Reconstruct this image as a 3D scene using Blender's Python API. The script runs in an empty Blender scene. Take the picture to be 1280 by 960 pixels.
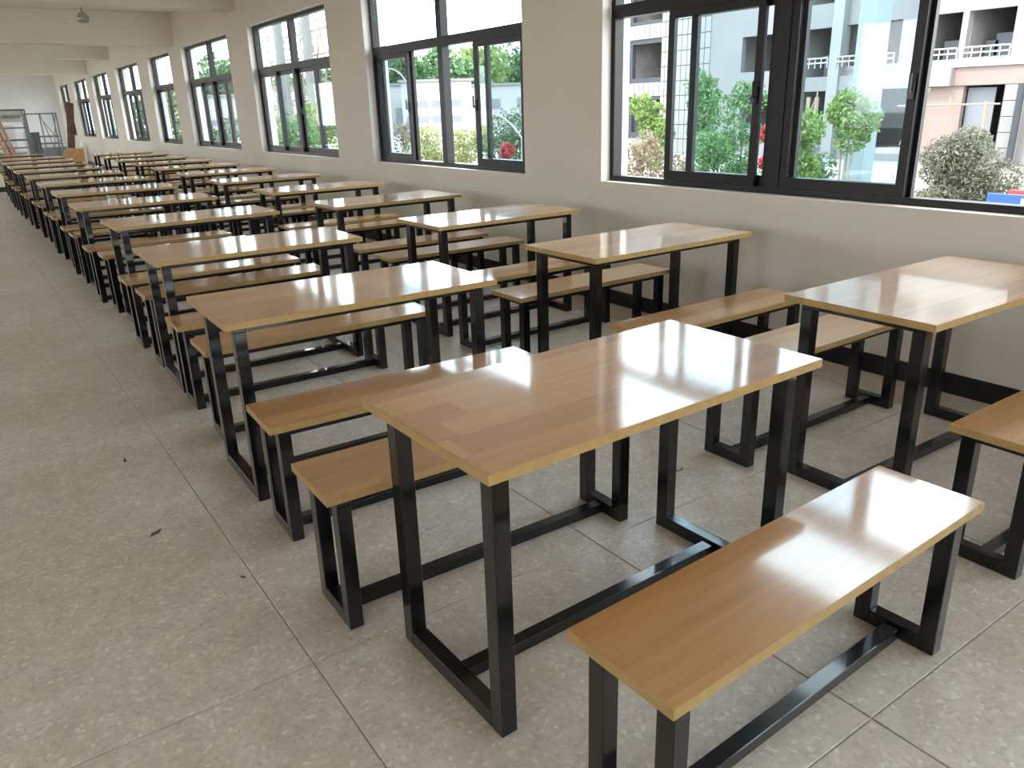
import bpy, bmesh, math, random
import numpy as np
from mathutils import Vector, Matrix

random.seed(7)
rng = np.random.default_rng(7)
SC = bpy.context.scene
COL = SC.collection

# ------------------------------------------------------------------ camera
FPX = 967.165
EYE = Vector((0.0, 0.0, 1.4614))
PITCH, YAW, ROLL = -0.3446, 0.6015, -0.0312
f_ = Vector((math.sin(YAW) * math.cos(PITCH), math.cos(YAW) * math.cos(PITCH), math.sin(PITCH)))
r_ = Vector((math.cos(YAW), -math.sin(YAW), 0))
u_ = r_.cross(f_)
r2 = r_ * math.cos(ROLL) + u_ * math.sin(ROLL)
u2 = -r_ * math.sin(ROLL) + u_ * math.cos(ROLL)
cam = bpy.data.cameras.new('camera')
cam.sensor_width = 36.0
cam.lens = FPX * 36.0 / 1280.0
cam.clip_end = 600
camo = bpy.data.objects.new('camera', cam)
COL.objects.link(camo)
M = Matrix((r2, u2, -f_)).transposed().to_4x4()
M.translation = EYE
camo.matrix_world = M
SC.camera = camo

# ------------------------------------------------------------------ world, sun, exposure
SC.view_settings.view_transform = 'Standard'
SC.view_settings.look = 'None'
SC.view_settings.gamma = 1.0
SC.view_settings.use_curve_mapping = False
SC.view_settings.exposure = EXPO = 1.17
SC.cycles.max_bounces = 14
SC.cycles.diffuse_bounces = 8
SC.cycles.glossy_bounces = 4
SC.cycles.transparent_max_bounces = 24
SC.cycles.sample_clamp_indirect = 6.0

W = bpy.data.worlds.new('world')
SC.world = W
W.use_nodes = True
nt = W.node_tree
nt.nodes.clear()
tc = nt.nodes.new('ShaderNodeTexCoord')
sky = nt.nodes.new('ShaderNodeTexSky')
sky.sky_type = 'HOSEK_WILKIE'
sky.turbidity = 3.0
sky.ground_albedo = 0.4
sky.sun_direction = Vector((-0.5, 0.20, 0.83)).normalized()
nz = nt.nodes.new('ShaderNodeTexNoise')
nz.inputs['Scale'].default_value = 2.2
nz.inputs['Detail'].default_value = 6
mp = nt.nodes.new('ShaderNodeMapping')
mp.inputs['Scale'].default_value = (1, 1, 3.0)
nt.links.new(tc.outputs['Generated'], mp.inputs['Vector'])
nt.links.new(mp.outputs['Vector'], nz.inputs['Vector'])
cr = nt.nodes.new('ShaderNodeValToRGB')
cr.color_ramp.elements[0].position = 0.42
cr.color_ramp.elements[1].position = 0.62
nt.links.new(nz.outputs['Fac'], cr.inputs['Fac'])
skm = nt.nodes.new('ShaderNodeMixRGB')
skm.inputs['Fac'].default_value = 0.8
skm.inputs['Color2'].default_value = (0.80, 0.96, 1.05, 1)
nt.links.new(sky.outputs['Color'], skm.inputs['Color1'])
mx = nt.nodes.new('ShaderNodeMixRGB')
mx.inputs['Color2'].default_value = (1.05, 1.05, 1.03, 1)
nt.links.new(cr.outputs['Color'], mx.inputs['Fac'])
nt.links.new(skm.outputs['Color'], mx.inputs['Color1'])
bg = nt.nodes.new('ShaderNodeBackground')
bg.inputs['Strength'].default_value = SKY = 4.2
nt.links.new(mx.outputs['Color'], bg.inputs['Color'])
wo = nt.nodes.new('ShaderNodeOutputWorld')
nt.links.new(bg.outputs['Background'], wo.inputs['Surface'])

sun = bpy.data.lights.new('sun', 'SUN')
sun.energy = 3.0
sun.angle = math.radians(4)
sun.color = (1.0, 0.97, 0.93)
suno = bpy.data.objects.new('sun', sun)
COL.objects.link(suno)
suno.location = (-20, -10, 30)
suno.rotation_euler = Vector((0.50, -0.20, -0.83)).to_track_quat('-Z', 'Y').to_euler()

def portal(name, loc, direction, sx, sz):
    l = bpy.data.lights.new(name, 'AREA')
    l.shape = 'RECTANGLE'
    l.size, l.size_y = sx, sz
    l.cycles.is_portal = True
    o = bpy.data.objects.new(name, l)
    COL.objects.link(o)
    o.location = loc
    o.rotation_euler = Vector(direction).to_track_quat('-Z', 'Z').to_euler()

# ------------------------------------------------------------------ helpers
def pix(u, v, x):
    """the point on the vertical plane X = x seen along one direction from the eye"""
    d = f_ + r2 * ((u - 640) / FPX) - u2 * ((v - 480) / FPX)
    return EYE + d * (x / d.x)

def bx(bm, x0, x1, y0, y1, z0, z1, bev=0.0):
    vs = [bm.verts.new(c) for c in ((x0, y0, z0), (x1, y0, z0), (x1, y1, z0), (x0, y1, z0),
                                    (x0, y0, z1), (x1, y0, z1), (x1, y1, z1), (x0, y1, z1))]
    fs = [bm.faces.new([vs[i] for i in q]) for q in
          ((3, 2, 1, 0), (4, 5, 6, 7), (0, 1, 5, 4), (1, 2, 6, 5), (2, 3, 7, 6), (3, 0, 4, 7))]
    if bev:
        es = list({e for f in fs for e in f.edges})
        bmesh.ops.bevel(bm, geom=es, offset=bev, segments=1, affect='EDGES')

def tube(bm, pts, rad, n=8):
    pts = [Vector(p) for p in pts]
    rads = rad if isinstance(rad, (list, tuple)) else [rad] * len(pts)
    rings = []
    for i, p in enumerate(pts):
        d = (pts[min(i + 1, len(pts) - 1)] - pts[max(i - 1, 0)]).normalized()
        a = d.cross(Vector((0, 0, 1)) if abs(d.z) < 0.9 else Vector((1, 0, 0))).normalized()
        b = d.cross(a)
        rings.append([bm.verts.new(p + (a * math.cos(2 * math.pi * k / n) + b * math.sin(2 * math.pi * k / n)) * rads[i])
                      for k in range(n)])
    for i in range(len(rings) - 1):
        for k in range(n):
            bm.faces.new((rings[i][k], rings[i][(k + 1) % n], rings[i + 1][(k + 1) % n], rings[i + 1][k]))
    bm.faces.new(rings[0][::-1])
    bm.faces.new(rings[-1])

def mesh_from(bm, name, mat):
    bmesh.ops.recalc_face_normals(bm, faces=bm.faces)
    me = bpy.data.meshes.new(name)
    bm.to_mesh(me)
    bm.free()
    if mat:
        me.materials.append(mat)
    return me

def link(name, data, parent=None, loc=None):
    o = bpy.data.objects.new(name, data)
    COL.objects.link(o)
    if parent is not None:
        o.parent = parent
    if loc is not None:
        o.location = loc
    return o

def obj(name, bm, mat, parent=None, loc=None):
    return link(name, mesh_from(bm, name, mat), parent, loc)

def box(name, dims, mat, parent=None, bev=0.0, loc=None):
    bm = bmesh.new()
    bx(bm, *dims, bev=bev)
    return obj(name, bm, mat, parent, loc)

def tag(o, label, cat, group=None):
    o['label'] = label
    o['category'] = cat
    if group:
        o['group'] = group
    return o

def struct(o):
    o['kind'] = 'structure'
    return o

def cells(bm, ax, u0, u1, z0, z1, holes, t0, t1):
    """wall slab with rectangular holes; ax 'y' = wall runs along Y with thickness in X"""
    us = sorted({u0, u1, *[h[0] for h in holes], *[h[1] for h in holes]})
    us = [u for u in us if u0 <= u <= u1]
    for a, b in zip(us[:-1], us[1:]):
        hs = sorted((h[2], h[3]) for h in holes if h[0] < (a + b) / 2 < h[1])
        z = z0
        for h0, h1 in hs + [(z1, z1)]:
            if h0 > z + 1e-4:
                if ax == 'y':
                    bx(bm, t0, t1, a, b, z, min(h0, z1))
                else:
                    bx(bm, a, b, t0, t1, z, min(h0, z1))
            z = max(z, h1)

# ------------------------------------------------------------------ materials
def mat(name, color=(0.5, 0.5, 0.5), rough=0.6, spec=0.5, metal=0.0, noise=0.0, nscale=8.0, coat=0.0, bump=0.0):
    m = bpy.data.materials.new(name)
    m.use_nodes = True
    n = m.node_tree
    b = n.nodes['Principled BSDF']
    b.inputs['Base Color'].default_value = (*color, 1)
    b.inputs['Roughness'].default_value = rough
    b.inputs['Specular IOR Level'].default_value = spec
    b.inputs['Metallic'].default_value = metal
    b.inputs['Coat Weight'].default_value = coat
    b.inputs['Coat Roughness'].default_value = 0.08
    if noise or bump:
        t = n.nodes.new('ShaderNodeTexCoord')
        z = n.nodes.new('ShaderNodeTexNoise')
        z.inputs['Scale'].default_value = nscale
        z.inputs['Detail'].default_value = 5
        n.links.new(t.outputs['Object'], z.inputs['Vector'])
        if noise:
            r = n.nodes.new('ShaderNodeValToRGB')
            r.color_ramp.elements[0].position = 0.3
            r.color_ramp.elements[1].position = 0.7
            r.color_ramp.elements[0].color = (*[c * (1 - noise) for c in color], 1)
            r.color_ramp.elements[1].color = (*[min(1, c * (1 + noise)) for c in color], 1)
            n.links.new(z.outputs['Fac'], r.inputs['Fac'])
            n.links.new(r.outputs['Color'], b.inputs['Base Color'])
        if bump:
            bp = n.nodes.new('ShaderNodeBump')
            bp.inputs['Strength'].default_value = bump
            bp.inputs['Distance'].default_value = 0.01
            n.links.new(z.outputs['Fac'], bp.inputs['Height'])
            n.links.new(bp.outputs['Normal'], b.inputs['Normal'])
    return m

def wood_mat(name, tones, strip, rough, coat_ior):
    m = bpy.data.materials.new(name)
    m.use_nodes = True
    n = m.node_tree
    N, L = n.nodes.new, n.links.new
    b = n.nodes['Principled BSDF']
    t = N('ShaderNodeTexCoord')
    oi = N('ShaderNodeObjectInfo')
    sep = N('ShaderNodeSeparateXYZ')
    L(t.outputs['Object'], sep.inputs[0])
    def mth(op, a, bb=None):
        q = N('ShaderNodeMath')
        q.operation = op
        for i, w in enumerate((a, bb)):
            if w is None:
                continue
            if isinstance(w, (int, float)):
                q.inputs[i].default_value = w
            else:
                L(w, q.inputs[i])
        return q.outputs[0]
    ra = mth('MULTIPLY', oi.outputs['Random'], 57.0)
    # staves run along X, random widths through a slow wobble; each stave is cut at a random place along its length
    row = mth('FLOOR', mth('ADD', mth('DIVIDE', sep.outputs['Y'], strip), ra))
    w1 = N('ShaderNodeTexWhiteNoise')
    w1.noise_dimensions = '1D'
    L(row, w1.inputs['W'])
    seg = mth('FLOOR', mth('ADD', mth('MULTIPLY', sep.outputs['X'], 0.42), mth('MULTIPLY', w1.outputs['Value'], 3.0)))
    w2 = N('ShaderNodeTexWhiteNoise')
    w2.noise_dimensions = '2D'
    cmb = N('ShaderNodeCombineXYZ')
    L(row, cmb.inputs[0])
    L(seg, cmb.inputs[1])
    L(cmb.outputs[0], w2.inputs['Vector'])
    cv = N('ShaderNodeCombineXYZ')
    L(mth('MULTIPLY', sep.outputs['X'], 2.2), cv.inputs[0])
    L(mth('MULTIPLY', sep.outputs['Y'], 46.0), cv.inputs[1])
    L(mth('ADD', ra, mth('MULTIPLY', w2.outputs['Value'], 9.0)), cv.inputs[2])
    g = N('ShaderNodeTexNoise')
    g.inputs['Scale'].default_value = 1.0
    g.inputs['Detail'].default_value = 5
    g.inputs['Roughness'].default_value = 0.6
    L(cv.outputs[0], g.inputs['Vector'])
    fac = mth('ADD', mth('ADD', -0.05, mth('MULTIPLY', w2.outputs['Value'], 0.45)), mth('MULTIPLY', g.outputs['Fac'], 0.78))
    r = N('ShaderNodeValToRGB')
    r.color_ramp.elements[0].position = 0.12
    r.color_ramp.elements[1].position = 0.92
    r.color_ramp.elements[0].color = (*tones[0], 1)
    r.color_ramp.elements[1].color = (*tones[2], 1)
    e = r.color_ramp.elements.new(0.5)
    e.color = (*tones[1], 1)
    L(fac, r.inputs['Fac'])
    L(r.outputs['Color'], b.inputs['Base Color'])
    b.inputs['Roughness'].default_value = 0.45
    b.inputs['Specular IOR Level'].default_value = 0.3
    b.inputs['Coat Weight'].default_value = 1.0
    b.inputs['Coat IOR'].default_value = coat_ior
    # faint smears in the lacquer
    s = N('ShaderNodeTexNoise')
    s.inputs['Scale'].default_value = 3.5
    s.inputs['Detail'].default_value = 4
    L(t.outputs['Object'], s.inputs['Vector'])
    sr = N('ShaderNodeMapRange')
    sr.inputs['From Min'].default_value = 0.35
    sr.inputs['From Max'].default_value = 0.75
    sr.inputs['To Min'].default_value = rough * 0.8
    sr.inputs['To Max'].default_value = rough * 1.5
    L(s.outputs['Fac'], sr.inputs['Value'])
    L(sr.outputs[0], b.inputs['Coat Roughness'])
    return m

def floor_mat():
    m = bpy.data.materials.new('terrazzo')
    m.use_nodes = True
    n = m.node_tree
    N, L = n.nodes.new, n.links.new
    b = n.nodes['Principled BSDF']
    t = N('ShaderNodeTexCoord')
    geo = N('ShaderNodeNewGeometry')
    v = N('ShaderNodeTexVoronoi')
    v.inputs['Scale'].default_value = 88
    v.inputs['Randomness'].default_value = 1.0
    L(geo.outputs['Position'], v.inputs['Vector'])
    sp = N('ShaderNodeSeparateColor')
    L(v.outputs['Color'], sp.inputs[0])
    r = N('ShaderNodeValToRGB')
    cr = r.color_ramp
    cr.elements[0].position = 0.0
    cr.elements[0].color = (0.60, 0.55, 0.50, 1)
    cr.elements[1].position = 1.0
    cr.elements[1].color = (0.88, 0.84, 0.79, 1)
    for p, c in ((0.25, (0.69, 0.635, 0.58)), (0.7, (0.71, 0.66, 0.605)), (0.9, (0.75, 0.70, 0.65))):
        e = cr.elements.new(p)
        e.color = (*c, 1)
    L(sp.outputs[0], r.inputs['Fac'])
    z = N('ShaderNodeTexNoise')
    z.inputs['Scale'].default_value = 0.9
    z.inputs['Detail'].default_value = 6
    L(geo.outputs['Position'], z.inputs['Vector'])
    zr = N('ShaderNodeValToRGB')
    zr.color_ramp.elements[0].position = 0.3
    zr.color_ramp.elements[0].color = (0.80, 0.765, 0.715, 1)
    zr.color_ramp.elements[1].position = 0.65
    zr.color_ramp.elements[1].color = (1, 1, 1, 1)
    L(z.outputs['Fac'], zr.inputs['Fac'])
    mu = N('ShaderNodeMixRGB')
    mu.blend_type = 'MULTIPLY'
    mu.inputs['Fac'].default_value = 1
    L(r.outputs['Color'], mu.inputs['Color1'])
    L(zr.outputs['Color'], mu.inputs['Color2'])
    z2 = N('ShaderNodeTexNoise')
    z2.inputs['Scale'].default_value = 9.0
    z2.inputs['Detail'].default_value = 8
    z2.inputs['Roughness'].default_value = 0.7
    L(geo.outputs['Position'], z2.inputs['Vector'])
    zr2 = N('ShaderNodeValToRGB')
    zr2.color_ramp.elements[0].position = 0.32
    zr2.color_ramp.elements[0].color = (0.80, 0.775, 0.75, 1)
    zr2.color_ramp.elements[1].position = 0.66
    zr2.color_ramp.elements[1].color = (1, 0.985, 0.97, 1)
    L(z2.outputs['Fac'], zr2.inputs['Fac'])
    mu2 = N('ShaderNodeMixRGB')
    mu2.blend_type = 'MULTIPLY'
    mu2.inputs['Fac'].default_value = 1
    L(mu.outputs['Color'], mu2.inputs['Color1'])
    L(zr2.outputs['Color'], mu2.inputs['Color2'])
    L(mu2.outputs['Color'], b.inputs['Base Color'])
    mr = N('ShaderNodeMapRange')
    mr.inputs['To Min'].default_value = 0.26
    mr.inputs['To Max'].default_value = 0.55
    L(z.outputs['Fac'], mr.inputs['Value'])
    L(mr.outputs[0], b.inputs['Roughness'])
    b.inputs['Specular IOR Level'].default_value = 0.5
    return m

def glass_mat(name, tint, refl=0.6):
    m = bpy.data.materials.new(name)
    m.use_nodes = True
    n = m.node_tree
    n.nodes.clear()
    N, L = n.nodes.new, n.links.new
    o = N('ShaderNodeOutputMaterial')
    tr = N('ShaderNodeBsdfTransparent')
    tr.inputs['Color'].default_value = (*tint, 1)
    gl = N('ShaderNodeBsdfGlossy')
    gl.inputs['Roughness'].default_value = 0.02
    fr = N('ShaderNodeFresnel')
    gm = N('ShaderNodeNewGeometry')
    io = N('ShaderNodeMapRange')          # same reflectance on both faces of the pane
    io.inputs['To Min'].default_value = 1.45
    io.inputs['To Max'].default_value = 1 / 1.45
    L(gm.outputs['Backfacing'], io.inputs['Value'])
    L(io.outputs[0], fr.inputs['IOR'])
    q = N('ShaderNodeMath')
    q.operation = 'MULTIPLY'
    q.inputs[1].default_value = refl
    L(fr.outputs[0], q.inputs[0])
    x = N('ShaderNodeMixShader')
    L(q.outputs[0], x.inputs[0])
    L(tr.outputs[0], x.inputs[1])
    L(gl.outputs[0], x.inputs[2])
    L(x.outputs[0], o.inputs['Surface'])
    return m

def leaf_mat(name, c1, c2):
    m = bpy.data.materials.new(name)
    m.use_nodes = True
    n = m.node_tree
    N, L = n.nodes.new, n.links.new
    b = n.nodes['Principled BSDF']
    g = N('ShaderNodeNewGeometry')
    r = N('ShaderNodeValToRGB')
    r.color_ramp.elements[0].color = (*c1, 1)
    r.color_ramp.elements[1].color = (*c2, 1)
    L(g.outputs['Random Per Island'], r.inputs['Fac'])
    L(r.outputs['Color'], b.inputs['Base Color'])
    b.inputs['Roughness'].default_value = 0.6
    tr = N('ShaderNodeBsdfTranslucent')
    L(r.outputs['Color'], tr.inputs['Color'])
    x = N('ShaderNodeMixShader')
    x.inputs[0].default_value = 0.35
    L(b.outputs[0], x.inputs[1])
    L(tr.outputs[0], x.inputs[2])
    L(x.outputs[0], n.nodes['Material Output'].inputs['Surface'])
    return m

PAINT = mat('wall paint', (0.74, 0.69, 0.625), 0.75, 0.3, noise=0.03, nscale=1.3)
CEIL = mat('ceiling paint', (0.77, 0.725, 0.645), 0.8, 0.2, noise=0.03, nscale=1.0)
FARW = mat('far wall paint', (0.74, 0.74, 0.74), 0.8, 0.2, noise=0.03, nscale=1.0)
SKIRT = mat('black skirting paint', (0.012, 0.011, 0.012), 0.35, 0.4)
TERR = floor_mat()
BED = mat('joint mortar', (0.44, 0.41, 0.37), 0.8, 0.2)
TOPW = wood_mat('lacquered wood top', ((0.375, 0.16, 0.046), (0.48, 0.225, 0.070), (0.59, 0.31, 0.112)), 0.105, 0.08, 1.75)
SEATW = wood_mat('lacquered wood seat', ((0.33, 0.145, 0.044), (0.425, 0.205, 0.068), (0.54, 0.295, 0.110)), 0.098, 0.10, 1.75)
BAND = mat('yellow edge band', (0.42, 0.275, 0.11), 0.35, 0.4, noise=0.12, nscale=30)
BLACK = mat('black steel paint', (0.004, 0.0038, 0.0045), 0.28, 0.2, noise=0.4, nscale=18, coat=0.75)
BLACK.node_tree.nodes['Principled BSDF'].inputs['Coat IOR'].default_value = 1.5
FRAME = mat('dark window frame', (0.013, 0.010, 0.0105), 0.34, 0.3)
GASK = mat('pale sash edge', (0.28, 0.26, 0.27), 0.4, 0.5)
GLASS = glass_mat('tinted sash glass', (0.885, 0.93, 0.95))
GLASSU = glass_mat('clear upper glass', (0.94, 0.97, 0.975))
LOCK = mat('dark lock', (0.015, 0.015, 0.015), 0.3, 0.5)

# ------------------------------------------------------------------ room shell
WX, WO = 3.97, 4.235            # inner and outer face of the window wall
ZS, ZT, ZC = 0.912, 2.668, 3.30
YB, YF, XL = -5.0, 36.3, -5.6
K = 3.97 / 3.95
# (right edge, left edge) along Y
WINS = [(-2.45, 0.45), (1.60, 4.52), (5.49, 8.42), (9.42, 12.35), (13.40, 16.36), (17.33, 19.37),
        (20.46, 23.32), (24.60, 27.36), (28.51, 31.50), (32.90, 35.57)]

bm = bmesh.new()
cells(bm, 'y', YB, YF, -0.2, ZC, [(a, b, ZS, ZT) for a, b in WINS], WX, WO)
wall_right = struct(obj('wall_right', bm, PAINT))
LEFTO = [(-1.0, 1.4), (6.5, 8.9), (14.0, 17.0), (21.0, 24.0), (28.0, 35.5)]  # unseen openings, added in the left wall to let daylight into the room
bm = bmesh.new()
cells(bm, 'y', YB, YF, -0.2, ZC, [(a, b, 0.9, 2.66) for a, b in LEFTO], XL - 0.3, XL)
struct(obj('wall_left', bm, PAINT))
bm = bmesh.new()
cells(bm, 'x', XL - 0.3, WO, -0.2, ZC, [(0.2, 3.2, 0.9, 2.66)], YB - 0.25, YB)  # unseen opening, added behind the camera for more daylight
struct(obj('wall_back', bm, PAINT))
bm = bmesh.new()
cells(bm, 'x', XL - 0.3, WO, -0.2, ZC, [], YF, YF + 0.25)
struct(obj('wall_far', bm, FARW))
ceil = struct(box('ceiling', (XL - 0.3, WO + 0.5, YB - 0.3, YF + 0.3, ZC, ZC + 0.25), CEIL))
for y0, y1, zb in ((0.8, 1.2, 2.74), (4.75, 5.15, 2.93), (8.7, 9.1, 2.74), (12.75, 13.15, 2.93), (16.75, 17.15, 2.735),
                   (23.9, 24.3, 2.92), (27.8, 28.2, 2.745), (32.0, 32.4, 2.93)):
    box('beam', (XL, WX, y0, y1, zb, ZC), CEIL, ceil, bev=0.008)
struct(box('baseboard_right', (WX - 0.012, WX, YB, YF, 0.0, 0.108), SKIRT, bev=0.003))
struct(box('baseboard_far', (XL, WX - 0.012, YF - 0.012, YF, 0.0, 0.108), SKIRT, bev=0.003))

# floor: bed with separate terrazzo slabs, joints recessed
floor = struct(box('floor', (XL - 0.3, WX, YB - 0.3, YF, -0.2, -0.004), BED))
TS, TX0, TY0, J = 1.045, 0.535, 0.765, 0.0022
tile_me = None
far = bmesh.new()
nx0, nx1 = -6, 3
for ix in range(nx0, nx1 + 1):
    for iy in range(-6, 35):
        x0, y0 = TX0 + ix * TS, TY0 + iy * TS
        a0, a1 = max(x0 + J, XL), min(x0 + TS - J, WX)
        b0, b1 = max(y0 + J, YB), min(y0 + TS - J, YF)
        if a1 - a0 < 0.02 or b1 - b0 < 0.02:
            continue
        full = a1 - a0 > TS - 0.02 and b1 - b0 > TS - 0.02
        if -2 <= ix and -1 <= iy <= 12:
            if full:
                if tile_me is None:
                    bm = bmesh.new()
                    bx(bm, J, TS - J, J, TS - J, -0.02, 0.0, bev=0.0015)
                    tile_me = mesh_from(bm, 'tile', TERR)
                link('tile', tile_me, floor, (x0, y0, random.uniform(-0.0006, 0)))
            else:
                box('tile', (a0 - x0, a1 - x0, b0 - y0, b1 - y0, -0.02, 0.0), TERR, floor, bev=0.0015, loc=(x0, y0, 0))
        else:
            bx(far, a0, a1, b0, b1, -0.02, 0.0)
ft = obj('far_tiles', far, TERR, floor)
ft['kind'] = 'stuff'

# ------------------------------------------------------------------ windows
FX0, FX1 = 4.055, 4.135
ZM = 2.06                         # centre of the transom
def frame_ring(bm, x0, x1, y0, y1, z0, z1, w, wb=None):
    wb = wb or w
    bx(bm, x0, x1, y0, y0 + w, z0, z1)
    bx(bm, x0, x1, y1 - w, y1, z0, z1)
    bx(bm, x0, x1, y0 + w, y1 - w, z0, z0 + wb)
    bx(bm, x0, x1, y0 + w, y1 - w, z1 - w, z1)

def make_window(i, yr, yl, upper, sashes):
    bm = bmesh.new()
    frame_ring(bm, FX0, FX1, yr, yl, ZS, ZT, 0.042, 0.038)
    w = struct(obj('window_%d' % i, bm, FRAME))
    box('transom', (FX0 - 0.004, FX1, yr + 0.042, yl - 0.042, ZM - 0.042, ZM + 0.042), FRAME, w)
    n = upper
    step = (yl - yr) / n
    for k in range(1, n):
        y = yr + k * step
        box('mullion', (FX0, FX1, y - 0.045, y + 0.045, ZM + 0.042, ZT - 0.042), FRAME, w)
        box('mullion', (FX0, FX1, y - 0.045, y + 0.045, ZS + 0.038, ZM - 0.042), FRAME, w)
    for k in range(n):
        a, b = yr + k * step + 0.043, yr + (k + 1) * step - 0.043
        box('glass_pane', (4.10, 4.106, a, b, ZM + 0.042, ZT - 0.042), GLASSU, w)
    for (a, b, track, lock) in sashes:
        x0 = 4.062 if track == 0 else 4.100
        z0, z1 = ZS + 0.038, ZM - 0.042
        bm = bmesh.new()
        frame_ring(bm, x0, x0 + 0.03, a, b, z0, z1, 0.05, 0.062)
        s = obj('sash', bm, FRAME, w)
        box('glass_pane', (x0 + 0.012, x0 + 0.018, a + 0.048, b - 0.048, z0 + 0.06, z1 - 0.048), GLASS, s)
        if i <= 3 and b not in (3.013, 2.99):
            box('edge_strip', (x0 + 0.004, x0 + 0.026, b, b + 0.007, z0 + 0.02, z1 - 0.02), GASK, s)
        if lock:
            yk = a + 0.025 if lock < 0 else b - 0.025
            bm = bmesh.new()
            bx(bm, x0 - 0.014, x0, yk - 0.014, yk + 0.014, 1.43, 1.53, bev=0.004)
            bx(bm, x0 - 0.034, x0 - 0.014, yk - 0.007, yk + 0.007, 1.46, 1.475)
            bx(bm, x0 - 0.040, x0 - 0.028, yk - 0.007, yk + 0.007, 1.46, 1.56, bev=0.003)
            obj('sash_lock', bm, LOCK, s)
    return w

def closed(yr, yl):
    h = (yl - yr) / 2
    c = (yl + yr) / 2
    q = h / 2
    return [(yr + 0.042, yr + q + 0.03, 0, 0), (yr + q - 0.03, c - 0.045, 1, 1),
            (c + 0.045, c + q + 0.03, 1, 0), (c + q - 0.03, yl - 0.042, 0, 0)]

for i, (yr, yl) in enumerate(WINS):
    if i == 0:
        up, sa = 2, closed(yr, yl)
    elif i == 1:
        up, sa = 2, [(3.20, 3.965, 0, -1), (3.12, 3.80, 1, 0), (2.235, 3.013, 0, -1), (2.215, 2.99, 1, 0)]
    elif i == 2:
        up, sa = 2, [(7.63, 8.375, 0, -1), (7.60, 8.33, 1, 0), (5.60, 6.375, 0, 1), (5.535, 6.25, 1, 0)]
    elif i == 5:
        up, sa = 1, [(yr + 0.042, (yr + yl) / 2 + 0.03, 0, 0), ((yr + yl) / 2 - 0.03, yl - 0.042, 1, 0)]
    elif i in (6, 7):
        c = (yr + yl) / 2
        sa = [(c - 0.72, c - 0.05, 0, 0), (c - 0.69, c - 0.05, 1, 0), (c + 0.05, c + 0.70, 0, 0), (c + 0.05, c + 0.73, 1, 0)]
        up = 2
    else:
        up, sa = 2, closed(yr, yl)
    make_window(i + 1, yr, yl, up, sa)
    portal('window_portal', (WO + 0.03, (yr + yl) / 2, (ZS + ZT) / 2), (-1, 0, 0), yl - yr, ZT - ZS)
for a, b in LEFTO:
    portal('window_portal', (XL - 0.34, (a + b) / 2, 1.78), (1, 0, 0), b - a, 1.76)  # sky portals at the added left openings, no glazing there
portal('window_portal', (1.7, YB - 0.28, 1.78), (0, 1, 0), 3.0, 1.76)  # sky portal at the added back opening

# ------------------------------------------------------------------ tables and benches
def furniture(L, Wd, H, leg, inset_x, inset_y, topmat, topname):
    """part meshes, origin under the centre of the top"""
    parts = []
    t = 0.025
    def add(name, fn, m, locs, sub=None):
        bm = bmesh.new()
        fn(bm)
        parts.append((name, mesh_from(bm, name, m), locs, sub))
    add(topname, lambda b: bx(b, -L / 2 + .0015, L / 2 - .0015, -Wd / 2 + .0015, Wd / 2 - .0015, H - t, H), topmat, [(0, 0, 0)])
    def band(b):
        e = 0.0015
        bx(b, -L / 2, L / 2, -Wd / 2, -Wd / 2 + e, H - t - .0003, H - .0006)
        bx(b, -L / 2, L / 2, Wd / 2 - e, Wd / 2, H - t - .0003, H - .0006)
        bx(b, -L / 2, -L / 2 + e, -Wd / 2 + e, Wd / 2 - e, H - t - .0003, H - .0006)
        bx(b, L / 2 - e, L / 2, -Wd / 2 + e, Wd / 2 - e, H - t - .0003, H - .0006)
    add('edge_band', band, BAND, [(0, 0, 0)], topname)
    lx, ly = leg
    X, Y = L / 2 - inset_x - lx / 2, Wd / 2 - inset_y - ly / 2
    zt = H - t
    fb = 0.046
    add('leg', lambda b: bx(b, -lx / 2, lx / 2, -ly / 2, ly / 2, 0, zt - 0.026, bev=0.002), BLACK,
        [(-X, -Y, 0), (-X, Y, 0), (X, -Y, 0), (X, Y, 0)])
    add('foot_bar', lambda b: bx(b, -lx / 2, lx / 2, -Y + ly / 2, Y - ly / 2, 0.0005, fb, bev=0.002), BLACK, [(-X, 0, 0), (X, 0, 0)])
    add('end_rail', lambda b: bx(b, -lx / 2, lx / 2, -Y - ly / 2, Y + ly / 2, zt - 0.026, zt, bev=0.002), BLACK, [(-X, 0, 0), (X, 0, 0)])
    add('long_rail', lambda b: bx(b, -X + lx / 2, X - lx / 2, -0.012, 0.012, zt - 0.026, zt, bev=0.002), BLACK,
        [(0, -Y - ly / 2 + .013, 0), (0, Y + ly / 2 - .013, 0)])
    add('stretcher', lambda b: bx(b, -X + lx / 2, X - lx / 2, -0.021, 0.021, 0.0008, 0.037, bev=0.002), BLACK, [(0, 0, 0)])
    return parts

TL, TW, TH = 1.174, 0.5885, 0.75
BW, BH = 0.2866, 0.4626
TABLE = furniture(TL, TW, TH, (0.046, 0.048), 0.042, 0.05, TOPW, 'tabletop')
BENCH = furniture(TL, BW, BH, (0.044, 0.046), 0.035, 0.026, SEATW, 'seat')

def place(parts, name, x, y, a, wd, label, cat, group):
    """x, y: the near left corner of the top"""
    c, s = math.cos(a), math.sin(a)
    cx, cy = TL / 2, wd / 2
    r = link(name, None, None, (x + c * cx - s * cy, y + s * cx + c * cy, 0))
    r.rotation_euler = (0, 0, a)
    tag(r, label, cat, group)
    byname = {}
    for nm, me, locs, sub in parts:
        for l in locs:
            o = link(nm, me, byname[sub] if sub else r, l)
            byname.setdefault(nm, o)
    return r

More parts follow.
